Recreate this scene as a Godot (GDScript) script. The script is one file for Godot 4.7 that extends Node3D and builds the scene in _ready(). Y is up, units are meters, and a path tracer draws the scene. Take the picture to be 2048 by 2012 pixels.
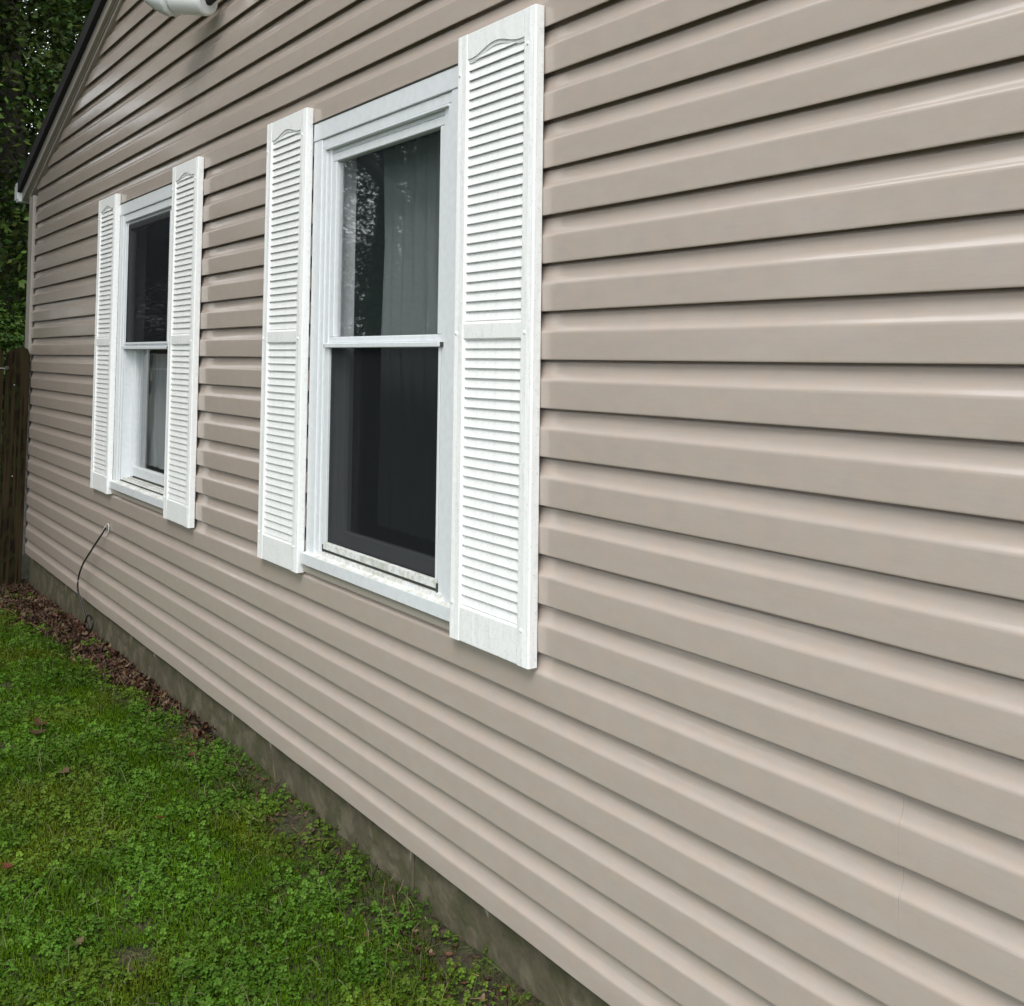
extends Node3D

const H := 0.1016            # exposure of one siding course
const Y0 := 0.1308           # height of the lowest course line
var rng := RandomNumberGenerator.new()
var M := {}
var used := {}

# ------------------------------------------------------------------ helpers
func lin(r: float, g: float, b: float) -> Color:
	return Color(r, g, b).linear_to_srgb()

func numbered(n: String) -> String:
	if not used.has(n):
		used[n] = 0
		return n
	used[n] += 1
	return "%s_%03d" % [n, used[n]]

func thing(n: String, label: String, category: String, group := "", at := Vector3.ZERO) -> Node3D:
	var o := Node3D.new()
	o.name = numbered(n)
	add_child(o)
	o.position = at
	o.set_meta("label", label)
	o.set_meta("category", category)
	if group != "":
		o.set_meta("group", group)
	return o

func part(parent: Node, n: String, mesh: Mesh, mat: Material, at := Vector3.ZERO, label := "") -> MeshInstance3D:
	var o := MeshInstance3D.new()
	o.name = n
	o.mesh = mesh
	o.material_override = mat
	o.cast_shadow = GeometryInstance3D.SHADOW_CASTING_SETTING_ON
	parent.add_child(o, true)
	o.position = at
	if label != "":
		o.set_meta("label", label)
	return o

func group_part(parent: Node, n: String, label := "") -> Node3D:
	var o := Node3D.new()
	o.name = n
	parent.add_child(o, true)
	if label != "":
		o.set_meta("label", label)
	return o

func tri(st: SurfaceTool, a: Vector3, b: Vector3, c: Vector3, n: Vector3) -> void:
	# front faces run clockwise: the cross product must point away from n
	var k := (b - a).cross(c - a)
	st.set_normal(n)
	if k.dot(n) > 0.0:
		st.add_vertex(a); st.add_vertex(c); st.add_vertex(b)
	else:
		st.add_vertex(a); st.add_vertex(b); st.add_vertex(c)

func quad(st: SurfaceTool, a: Vector3, b: Vector3, c: Vector3, d: Vector3, n: Vector3) -> void:
	tri(st, a, b, c, n)
	tri(st, a, c, d, n)

func face(st: SurfaceTool, pts: Array, away: Vector3) -> void:
	# flat polygon (3 or 4 points) whose normal points away from the point given
	var n: Vector3 = (pts[1] - pts[0]).cross(pts[2] - pts[0]).normalized()
	if n.dot(pts[0] - away) < 0.0:
		n = -n
	tri(st, pts[0], pts[1], pts[2], n)
	if pts.size() > 3:
		tri(st, pts[0], pts[2], pts[3], n)

func begin() -> SurfaceTool:
	var st := SurfaceTool.new()
	st.begin(Mesh.PRIMITIVE_TRIANGLES)
	return st

func add_box(st: SurfaceTool, lo: Vector3, hi: Vector3, b: float) -> void:
	# box with chamfered edges
	var c := (lo + hi) * 0.5
	var h := (hi - lo) * 0.5
	b = minf(b, minf(h.x, minf(h.y, h.z)) * 0.6)
	for ax in 3:
		var u := (ax + 1) % 3
		var v := (ax + 2) % 3
		for s in [-1.0, 1.0]:
			var q := []
			for k in [[-1, -1], [1, -1], [1, 1], [-1, 1]]:
				var p := Vector3.ZERO
				p[ax] = s * h[ax]
				p[u] = k[0] * (h[u] - b)
				p[v] = k[1] * (h[v] - b)
				q.append(c + p)
			face(st, q, c)
		for s in [-1.0, 1.0]:
			for t in [-1.0, 1.0]:
				var p1 := Vector3.ZERO
				p1[u] = s * h[u]; p1[v] = t * (h[v] - b); p1[ax] = h[ax] - b
				var p2 := p1
				p2[ax] = -p1[ax]
				var p4 := Vector3.ZERO
				p4[u] = s * (h[u] - b); p4[v] = t * h[v]; p4[ax] = h[ax] - b
				var p3 := p4
				p3[ax] = -p4[ax]
				face(st, [c + p1, c + p2, c + p3, c + p4], c)
	for sx in [-1.0, 1.0]:
		for sy in [-1.0, 1.0]:
			for sz in [-1.0, 1.0]:
				face(st, [c + Vector3(sx * h.x, sy * (h.y - b), sz * (h.z - b)), c + Vector3(sx * (h.x - b), sy * h.y, sz * (h.z - b)), c + Vector3(sx * (h.x - b), sy * (h.y - b), sz * h.z)], c)

func box(lo: Vector3, hi: Vector3, b := 0.002) -> ArrayMesh:
	var st := begin()
	add_box(st, lo, hi, b)
	return st.commit()

func place(axis: int, t: float, p: Vector2) -> Vector3:
	if axis == 0:
		return Vector3(t, p.x, p.y)
	if axis == 1:
		return Vector3(p.x, t, p.y)
	return Vector3(p.x, p.y, t)

func add_extrude(st: SurfaceTool, poly: PackedVector2Array, axis: int, t0: float, t1: float, smooth := []) -> void:
	# polygon given in the two remaining axes, swept along the axis
	var area := 0.0
	var n := poly.size()
	for i in n:
		area += poly[i].cross(poly[(i + 1) % n])
	var sg := 1.0 if area > 0.0 else -1.0
	for i in n:
		var a := poly[i]
		var b := poly[(i + 1) % n]
		var e := (b - a).normalized()
		var m := Vector2(e.y, -e.x) * sg
		quad(st, place(axis, t0, a), place(axis, t0, b), place(axis, t1, b), place(axis, t1, a), place(axis, 0.0, m))
	var idx := Geometry2D.triangulate_polygon(poly)
	var cap := Vector3.ZERO
	cap[axis] = 1.0
	for i in range(0, idx.size(), 3):
		tri(st, place(axis, t1, poly[idx[i]]), place(axis, t1, poly[idx[i + 1]]), place(axis, t1, poly[idx[i + 2]]), cap)
		tri(st, place(axis, t0, poly[idx[i]]), place(axis, t0, poly[idx[i + 1]]), place(axis, t0, poly[idx[i + 2]]), -cap)

func extrude(poly: PackedVector2Array, axis: int, t0: float, t1: float) -> ArrayMesh:
	var st := begin()
	add_extrude(st, poly, axis, t0, t1)
	return st.commit()

func add_tube(st: SurfaceTool, pts: Array, radii: Array, sides := 8) -> void:
	var rings := []
	var up := Vector3.UP
	for i in pts.size():
		var d: Vector3 = (pts[mini(i + 1, pts.size() - 1)] - pts[maxi(i - 1, 0)]).normalized()
		if absf(d.dot(up)) > 0.95:
			up = Vector3.RIGHT
		var u := d.cross(up).normalized()
		var v := u.cross(d).normalized()
		var ring := []
		for k in sides:
			var a := TAU * k / sides
			ring.append([pts[i] + (u * cos(a) + v * sin(a)) * radii[i], u * cos(a) + v * sin(a)])
		rings.append(ring)
	for i in pts.size() - 1:
		for k in sides:
			var k2 := (k + 1) % sides
			var q := [rings[i][k], rings[i][k2], rings[i + 1][k2], rings[i + 1][k]]
			smooth_quad(st, q)
	for e in [0, pts.size() - 1]:
		var other: Vector3 = pts[1] if e == 0 else pts[pts.size() - 2]
		for k in sides:
			face(st, [pts[e], rings[e][k][0], rings[e][(k + 1) % sides][0]], other)

func smooth_quad(st: SurfaceTool, q: Array) -> void:
	# four [point, normal] pairs
	var n: Vector3 = q[0][1] + q[1][1] + q[2][1] + q[3][1]
	for t in [[0, 1, 2], [0, 2, 3]]:
		var a = q[t[0]]
		var b = q[t[1]]
		var c = q[t[2]]
		if (b[0] - a[0]).cross(c[0] - a[0]).dot(n) > 0.0:
			var s = b
			b = c
			c = s
		for v in [a, b, c]:
			st.set_normal(v[1])
			st.add_vertex(v[0])

func tube(pts: Array, radii: Array, sides := 8) -> ArrayMesh:
	var st := begin()
	add_tube(st, pts, radii, sides)
	return st.commit()

func lathe(profile: Array, origin: Vector3, dir: Vector3, sides := 32, rib := 0.0) -> ArrayMesh:
	# profile: [distance along dir, radius]; rib: depth of flutes
	var st := begin()
	var d := dir.normalized()
	var u := d.cross(Vector3.UP).normalized()
	var v := u.cross(d).normalized()
	for i in profile.size() - 1:
		var p0: Array = profile[i]
		var p1: Array = profile[i + 1]
		var sl := Vector2(p1[0] - p0[0], p1[1] - p0[1]).normalized()
		for k in sides:
			var pts := []
			for kk in [[i, k], [i, k + 1], [i + 1, k + 1], [i + 1, k]]:
				var a := TAU * float(kk[1]) / sides
				var r: float = profile[kk[0]][1]
				if rib > 0.0 and kk[1] % 2 == 1:
					r *= 1.0 - rib
				pts.append([origin + d * profile[kk[0]][0] + (u * cos(a) + v * sin(a)) * r, ((u * cos(a) + v * sin(a)) * sl.x - d * sl.y).normalized()])
			smooth_quad(st, pts)
	return st.commit()

# ------------------------------------------------------------------ textures
func fbm(seed_: int, freq: float, oct := 4) -> FastNoiseLite:
	var n := FastNoiseLite.new()
	n.seed = seed_
	n.noise_type = FastNoiseLite.TYPE_SIMPLEX_SMOOTH
	n.frequency = freq
	n.fractal_octaves = oct
	return n

func grey(seed_: int, freq: float, w: int, h: int, fw: int, fh: int, oct := 4) -> Image:
	# seamless noise, generated at w x h and stretched to fw x fh
	var im := fbm(seed_, freq, oct).get_seamless_image(w, h)
	im.convert(Image.FORMAT_RGBA8)
	if w != fw or h != fh:
		im.resize(fw, fh, Image.INTERPOLATE_BILINEAR)
	return im

func col_tex(size: int, fn: Callable) -> ImageTexture:
	var im := Image.create(size, size, true, Image.FORMAT_RGBA8)
	for y in size:
		for x in size:
			im.set_pixel(x, y, fn.call(x, y))
	im.generate_mipmaps()
	return ImageTexture.create_from_image(im)

func normal_tex(im: Image, strength: float) -> ImageTexture:
	var k: Image = im.duplicate()
	k.bump_map_to_normal_map(strength)
	k.generate_mipmaps()
	return ImageTexture.create_from_image(k)

func std(c: Color, rough: float, spec := 0.5) -> StandardMaterial3D:
	var m := StandardMaterial3D.new()
	m.albedo_color = c
	m.roughness = rough
	m.metallic_specular = spec
	return m

func materials() -> void:
	var S := 512
	# --- vinyl siding: embossed grain that runs along the panel, faint mottling
	var grain := grey(3, 0.030, 48, 512, S, S, 4)
	var mott := grey(5, 0.012, 256, 256, S, S, 4)
	var spk := grey(7, 0.16, 512, 512, S, S, 2)
	var si := std(Color.WHITE, 0.34)
	var tiny := grey(6, 0.05, 512, 512, S, S, 3)
	si.albedo_texture = col_tex(S, func(x, y):
		var a := 1.0 + (mott.get_pixel(x, y).r - 0.5) * 0.05 + (tiny.get_pixel(x, y).r - 0.5) * 0.03
		var tone := (mott.get_pixel((x + 190) % S, (y + 77) % S).r - 0.5) * 0.05
		return lin(0.425 * a * (1.0 + tone), 0.362 * a, 0.318 * a * (1.0 - tone)))
	si.normal_enabled = true
	si.normal_texture = normal_tex(grain, 5.0)
	si.normal_scale = 0.06
	si.roughness_texture = col_tex(S, func(x, y):
		var r := 0.11 + 0.08 * (mott.get_pixel((x + 60) % S, (y + 130) % S).r - 0.4)
		return Color(r, r, r))
	si.roughness = 1.0
	M.siding = si
	# --- white shutter plastic with grey specks and wood grain
	var wg := grey(11, 0.03, 512, 64, S, S, 4)
	var dirt := grey(13, 0.035, 512, 512, S, S, 5)
	var dots := grey(17, 0.11, 512, 512, S, S, 2)
	var sh := std(Color.WHITE, 0.42)
	sh.albedo_texture = col_tex(S, func(x, y):
		var a := 0.86 + (dirt.get_pixel(x, y).r - 0.5) * 0.05
		var d := dots.get_pixel(x, y).r
		var p := dirt.get_pixel((x + 100) % S, (y + 40) % S).r
		if d > 0.68 and p > 0.44:
			a -= 0.20 * smoothstep(0.68, 0.86, d)
		var g := wg.get_pixel(x, y).r
		if g > 0.70 and p > 0.45:
			a -= 0.05
		return lin(a * 0.99, a, a * 1.0))
	sh.uv1_triplanar = true
	sh.uv1_scale = Vector3(2.6, 2.6, 2.6)
	sh.normal_enabled = true
	sh.normal_texture = normal_tex(wg, 4.0)
	sh.normal_scale = 0.3
	M.shutter = sh
	# --- window vinyl and wrapped aluminium casing
	var ca := std(Color.WHITE, 0.38)
	ca.albedo_texture = col_tex(S, func(x, y):
		var a := 0.74 + (dirt.get_pixel((x + 33) % S, (y + 200) % S).r - 0.5) * 0.08
		if dots.get_pixel(x, y).r > 0.88:
			a -= 0.12
		return lin(a * 0.95, a * 0.985, a * 1.02))
	ca.uv1_triplanar = true
	ca.uv1_scale = Vector3(1.7, 1.7, 1.7)
	M.casing = ca
	var si2 := std(Color.WHITE, 0.55)
	si2.albedo_texture = col_tex(S, func(x, y):
		var p := dirt.get_pixel(x, y).r
		var q := mott.get_pixel(x, y).r
		var d := dots.get_pixel((x + 50) % S, y).r
		var c := Color(0.74, 0.76, 0.76)
		var k := smoothstep(0.42, 0.62, p) * 0.55
		c = c.lerp(Color(0.52, 0.49, 0.40), k)
		if d > 0.76:
			c = c.lerp(Color(0.25, 0.25, 0.19), 0.45)
		if q > 0.66:
			c = c.lerp(Color(0.30, 0.32, 0.22), 0.3)
		return lin(c.r, c.g, c.b))
	si2.uv1_triplanar = true
	si2.uv1_scale = Vector3(1.9, 1.9, 1.9)
	M.dirty_sill = si2
	M.seal = std(lin(0.05, 0.055, 0.045), 0.8)
	# --- glass, insect screen, interior
	var gl := std(Color(0.45, 0.52, 0.53, 0.05), 0.02, 0.6)
	gl.transparency = BaseMaterial3D.TRANSPARENCY_ALPHA
	M.glass = gl
	var sc := std(Color(0.13, 0.138, 0.148, 0.52), 0.8, 0.2)
	sc.transparency = BaseMaterial3D.TRANSPARENCY_ALPHA
	M.screen = sc
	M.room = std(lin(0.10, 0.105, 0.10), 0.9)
	var cu := std(lin(0.15, 0.172, 0.175), 0.9)
	cu.backlight = lin(0.2, 0.22, 0.22)
	M.curtain = cu
	M.pale_curtain = std(lin(0.34, 0.38, 0.39), 0.9)
	# --- concrete: dark, damp, mossy, with pale lime streaks
	var cf := grey(23, 0.02, 512, 512, S, S, 6)
	var cs := grey(29, 0.03, 512, 96, S, S, 4)
	var co := std(Color.WHITE, 0.85)
	co.albedo_texture = col_tex(S, func(x, y):
		var a := cf.get_pixel(x, y).r
		var b := cs.get_pixel(x, y).r
		var c := Color(0.085, 0.074, 0.045).lerp(Color(0.130, 0.112, 0.074), smoothstep(0.30, 0.80, a))
		c = c.lerp(Color(0.050, 0.054, 0.018), 0.55 * smoothstep(0.45, 0.7, cf.get_pixel((x + 210) % S, (y + 90) % S).r))
		var t := tiny.get_pixel(x, y).r
		c = c.lerp(Color(0.05, 0.045, 0.03), 0.35 * smoothstep(0.58, 0.75, t))
		if b > 0.86 and a > 0.60:
			c = c.lerp(Color(0.42, 0.42, 0.36), 0.5 * smoothstep(0.86, 0.95, b))
		return lin(c.r, c.g, c.b))
	co.uv1_triplanar = true
	co.uv1_scale = Vector3(0.83, 0.83, 0.83)
	co.normal_enabled = true
	co.normal_texture = normal_tex(grey(31, 0.06, 512, 512, S, S, 5), 6.0)
	co.normal_scale = 0.22
	M.concrete = co
	# --- weathered fence wood
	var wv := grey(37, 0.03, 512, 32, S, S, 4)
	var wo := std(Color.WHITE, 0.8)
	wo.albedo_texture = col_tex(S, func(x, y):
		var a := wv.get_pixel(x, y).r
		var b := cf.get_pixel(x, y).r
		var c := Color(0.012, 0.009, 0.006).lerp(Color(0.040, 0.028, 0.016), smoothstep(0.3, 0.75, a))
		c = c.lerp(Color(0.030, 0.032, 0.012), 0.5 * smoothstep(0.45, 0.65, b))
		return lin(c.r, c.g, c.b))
	wo.metallic_specular = 0.12
	wo.uv1_triplanar = true
	wo.uv1_scale = Vector3(2.2, 1.0, 2.2)
	wo.normal_enabled = true
	wo.normal_texture = normal_tex(wv, 6.0)
	wo.normal_scale = 0.6
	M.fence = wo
	# --- ground: dark soil with moss
	var so := std(Color.WHITE, 0.95)
	so.albedo_texture = col_tex(S, func(x, y):
		var a := cf.get_pixel(x, y).r
		var b := dirt.get_pixel(x, y).r
		var c := Color(0.030, 0.021, 0.012).lerp(Color(0.075, 0.055, 0.032), smoothstep(0.3, 0.8, b))
		c = c.lerp(Color(0.040, 0.055, 0.012), 0.75 * smoothstep(0.40, 0.62, a))
		return lin(c.r, c.g, c.b))
	so.uv1_triplanar = true
	so.uv1_world_triplanar = true
	so.uv1_scale = Vector3(1.6, 1.6, 1.6)
	so.normal_enabled = true
	so.normal_texture = normal_tex(grey(41, 0.07, 512, 512, S, S, 5), 10.0)
	M.soil = so
	# --- leaves and the rest
	var lf := std(Color.WHITE, 0.55, 0.35)
	lf.vertex_color_use_as_albedo = true
	lf.backlight = Color(0.35, 0.45, 0.12)
	M.leaf = lf
	var gr := std(Color.WHITE, 0.6, 0.18)
	gr.vertex_color_use_as_albedo = true
	gr.backlight = Color(0.35, 0.42, 0.15)
	M.grass = gr
	var dl := std(Color.WHITE, 0.6, 0.4)
	dl.vertex_color_use_as_albedo = true
	M.dead = dl
	M.bark = std(lin(0.06, 0.05, 0.038), 0.9)
	M.roof = std(lin(0.018, 0.018, 0.019), 0.9)
	M.rake = std(lin(0.36, 0.325, 0.285), 0.4)
	M.white = std(lin(0.80, 0.82, 0.83), 0.35)
	M.cable = std(lin(0.012, 0.012, 0.013), 0.4)
	M.steel = std(lin(0.55, 0.55, 0.54), 0.35)
	M.steel.metallic = 0.6
	M.clip = std(lin(0.62, 0.62, 0.6), 0.4)
	M.dark = std(lin(0.02, 0.02, 0.02), 0.9)

# ------------------------------------------------------------------ siding
# outline of one course, from the hollow behind the lip, round the lip, up the flat and into the cove
const PROF := [[0.0190, -0.0202], [0.0190, -0.0030], [0.0006, -0.0030], [0.0, -0.0020], [0.0012, -0.0010], [0.0040, -0.0008], [0.030, -0.0003], [0.0540, 0.0], [0.0580, -0.0004], [0.0605, -0.0018], [0.0642, -0.0051], [0.0688, -0.0083], [0.0745, -0.0107], [0.0830, -0.0123], [0.0945, -0.0131], [0.0976, -0.0150], [0.0992, -0.0200], [0.1210, -0.0206]]
var warp := FastNoiseLite.new()

func rake_line(x: float) -> float:
	# underside of the sloping board at the gable edge
	return minf(2.315 + 0.36 * (x + 6.986), 2.315 + 0.36 * (2.586 - x))

func add_course(st: SurfaceTool, k: int, x0: float, x1: float, dz: float) -> void:
	var yb := Y0 + k * H
	var cut := 0.0
	if k == 0:
		cut = 0.011
	var amp := 0.0013
	if k == 0:
		amp = 0.0022
	# the gable cuts the ends of the upper courses
	var y_mid := yb + H * 0.5
	var lx := maxf(x0, -6.986 + (y_mid - 2.350) / 0.36 - 0.03)
	var rx := minf(x1, 2.586 - (y_mid - 2.350) / 0.36 + 0.03)
	if rx - lx < 0.02:
		return
	var nseg := maxi(1, int(ceil((rx - lx) / 0.11)))
	var rows := []
	for j in PROF.size():
		var run := 0.0
		if j > 0:
			run = Vector2(PROF[j][0] - PROF[j - 1][0], PROF[j][1] - PROF[j - 1][1]).length()
		rows.append((rows[j - 1] + run) if j > 0 else 0.0)
	var grid := []
	for i in nseg + 1:
		var colm := []
		var t := float(i) / nseg
		for j in PROF.size():
			var y: float = yb + maxf(PROF[j][0], cut if j > 1 else 0.0)
			if j <= 1:
				y += cut
			var a := maxf(lx, -6.986 + (y - 2.350) / 0.36 - 0.02)
			var b := minf(rx, 2.586 - (y - 2.350) / 0.36 + 0.02)
			var x := lerpf(a, b, t)
			var w := warp.get_noise_2d(x * 1.0, k * 7.3) * amp + warp.get_noise_2d(x * 3.7, k * 3.1 + PROF[j][0] * 30.0 + 50.0) * amp * 0.5
			colm.append(Vector3(x, y + warp.get_noise_2d(x * 0.6, k * 5.0 + 99.0) * 0.0012, PROF[j][1] + dz + w))
		grid.append(colm)
	var nrm := []
	for i in nseg + 1:
		var cn := []
		for j in PROF.size():
			var du: Vector3 = grid[mini(i + 1, nseg)][j] - grid[maxi(i - 1, 0)][j]
			var dv: Vector3 = grid[i][mini(j + 1, PROF.size() - 1)] - grid[i][maxi(j - 1, 0)]
			cn.append(du.cross(dv).normalized())
		nrm.append(cn)
	for i in nseg:
		for j in PROF.size() - 1:
			var q := [[i, j], [i + 1, j], [i + 1, j + 1], [i, j + 1]]
			var flat_face := j < 3
			var fn: Vector3 = (grid[i + 1][j] - grid[i][j]).cross(grid[i][j + 1] - grid[i][j]).normalized()
			for t in [[0, 2, 1], [0, 3, 2]]:
				for e in t:
					var ii: int = q[e][0]
					var jj: int = q[e][1]
					var p: Vector3 = grid[ii][jj]
					st.set_normal(fn if flat_face else nrm[ii][jj])
					st.set_uv(Vector2(p.x / 0.23, (rows[jj] + k * 0.137) / 0.11))
					st.add_vertex(p)
	# the cut end shows its thickness
	for e in [0, nseg]:
		var sx := -1.0 if e == 0 else 1.0
		for j in range(3, PROF.size() - 1):
			var p: Vector3 = grid[e][j]
			var q2: Vector3 = grid[e][j + 1]
			st.set_uv(Vector2(p.x / 0.42, rows[j] / 0.24))
			quad(st, p, q2, q2 - Vector3(0, 0, 0.0011), p - Vector3(0, 0, 0.0011), Vector3(sx, 0, 0))

func siding(house: Node3D, windows: Array) -> void:
	for pnl in 19:
		var k0 := pnl * 2
		# stretches of wall: the courses beside a window stop at its casing
		var spans := []
		if k0 >= 6 and k0 <= 18:
			var x := -6.862
			for w in windows:
				spans.append([x, w - 0.4165, 0.0])
				x = w + 0.4165
			spans.append([x, 2.46, 0.0])
		elif k0 == 4:
			spans = [[-6.862, -0.872, 0.0014], [-0.880, 2.46, 0.0]]
		else:
			spans = [[-6.862, 2.46, 0.0]]
		for s in spans:
			var st := begin()
			add_course(st, k0, s[0], s[1], s[2])
			if k0 == 18:
				pass
			else:
				add_course(st, k0 + 1, s[0], s[1], s[2])
			var m := st.commit()
			if m.get_surface_count() > 0:
				part(house, "siding_panel", m, M.siding)
		if k0 == 18:
			# the course above the window heads runs through
			var st2 := begin()
			add_course(st2, 19, -6.862, 2.46, 0.0)
			part(house, "siding_panel", st2.commit(), M.siding)

# ------------------------------------------------------------------ shutters
const SW := 0.305
const SB := 0.7095
const SHT := 1.397
const PITCH := 0.0224

func shutter_meshes() -> Dictionary:
	var d := {}
	# louvre: lower edge forward, upper edge tucked behind the one above
	d.slat = extrude(PackedVector2Array([Vector2(0.0, 0.0202), Vector2(0.0005, 0.0210), Vector2(0.0016, 0.0213), Vector2(0.0240, 0.0150), Vector2(0.0236, 0.0136), Vector2(0.0008, 0.0190)]), 0, 0.0425, SW - 0.0425)
	var w := 0.0445
	var f := 0.0250
	# stile with three fine flutes near its outer edge
	var st := PackedVector2Array([Vector2(0.0, 0.002), Vector2(0.0, f - 0.0035), Vector2(0.0018, f - 0.0010), Vector2(0.0050, f)])
	for g in [0.0090, 0.0135, 0.0180]:
		st.append(Vector2(g, f)); st.append(Vector2(g + 0.0008, f - 0.0011)); st.append(Vector2(g + 0.0016, f))
	for q in [Vector2(w - 0.0060, f), Vector2(w - 0.0042, f - 0.0006), Vector2(w, f - 0.0052), Vector2(w, 0.002)]:
		st.append(q)
	d.stile_l = extrude(st, 1, 0.0, SHT)
	var mir := PackedVector2Array()
	for q in st:
		mir.append(Vector2(SW - q.x, q.y))
	d.stile_r = extrude(mir, 1, 0.0, SHT)
	d.bottom = extrude(PackedVector2Array([Vector2(0.0, 0.002), Vector2(0.0, 0.0228), Vector2(0.0018, 0.0240), Vector2(0.0740, 0.0240), Vector2(0.0765, 0.0236), Vector2(0.0800, 0.0205), Vector2(0.0830, 0.0180), Vector2(0.0850, 0.002)]), 0, w - 0.002, SW - w + 0.002)
	d.middle = extrude(PackedVector2Array([Vector2(0.6835, 0.002), Vector2(0.6835, 0.0175), Vector2(0.6855, 0.0225), Vector2(0.6880, 0.0242), Vector2(0.7200, 0.0242), Vector2(0.7225, 0.0230), Vector2(0.7270, 0.0185), Vector2(0.7270, 0.002)]), 0, w - 0.002, SW - w + 0.002)
	# top rail whose lower edge is a low bell curve with a moulded lip
	var top := begin()
	var n := 36
	for lip in 2:
		var z1 := 0.0240 if lip == 0 else 0.0205
		var drop := 0.0 if lip == 0 else 0.0085
		var poly := PackedVector2Array([Vector2(SW - w + 0.002, SHT - (0.0 if lip == 0 else 0.02)), Vector2(w - 0.002, SHT - (0.0 if lip == 0 else 0.02))])
		for i in n + 1:
			var t := float(i) / n
			var x := lerpf(w - 0.002, SW - w + 0.002, t)
			var s := absf(t - 0.5) * 2.0
			var y := 0.060 - 0.019 * (0.5 + 0.5 * cos(PI * clampf(s * 1.12, 0.0, 1.0)))
			poly.append(Vector2(x, SHT - y - drop))
		add_extrude(top, poly, 2, 0.002 + lip * 0.0004, z1)
	d.top = top.commit()
	d.back = box(Vector3(0.03, 0.03, 0.0024), Vector3(SW - 0.03, SHT - 0.03, 0.0088), 0.001)
	var sc := begin()
	for i in 8:
		for j in 3:
			var a0 := TAU * i / 8.0
			var a1 := TAU * (i + 1) / 8.0
			var r0 := 0.0048 * cos(j * PI / 6.0)
			var r1 := 0.0048 * cos((j + 1) * PI / 6.0)
			var z0 := 0.0032 * sin(j * PI / 6.0)
			var z1 := 0.0032 * sin((j + 1) * PI / 6.0)
			face(sc, [Vector3(cos(a0) * r0, sin(a0) * r0, z0), Vector3(cos(a1) * r0, sin(a1) * r0, z0), Vector3(cos(a1) * r1, sin(a1) * r1, z1), Vector3(cos(a0) * r1, sin(a0) * r1, z1)], Vector3.ZERO)
	d.screw = sc.commit()
	return d

func make_shutter(house: Node3D, x: float, label: String, d: Dictionary) -> void:
	var s := group_part(house, "shutter", label)
	s.position = Vector3(x, SB, 0)
	s.rotation = Vector3(rng.randf_range(-0.0006, 0.0006), rng.randf_range(-0.002, 0.002), rng.randf_range(-0.0012, 0.0012))
	part(s, "stile", d.stile_l, M.shutter)
	part(s, "stile", d.stile_r, M.shutter)
	part(s, "top_rail", d.top, M.shutter)
	part(s, "middle_rail", d.middle, M.shutter)
	part(s, "bottom_rail", d.bottom, M.shutter)
	part(s, "back_panel", d.back, M.shutter)
	for sec in [[0.0815, 0.684], [0.7265, 1.350]]:
		var y: float = sec[0]
		while y + 0.012 < sec[1]:
			var sl := part(s, "slat", d.slat, M.shutter, Vector3(0, y, rng.randf_range(-0.0003, 0.0003)))
			sl.rotation.z = rng.randf_range(-0.0015, 0.0015)
			y += PITCH
	for p in [[0.0125, 1.306], [SW - 0.0270, 1.318], [0.0125, 0.700], [SW - 0.0270, 0.698], [0.0125, 0.082], [SW - 0.0270, 0.074]]:
		part(s, "screw", d.screw, M.shutter, Vector3(p[0], p[1], 0.0248))

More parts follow.
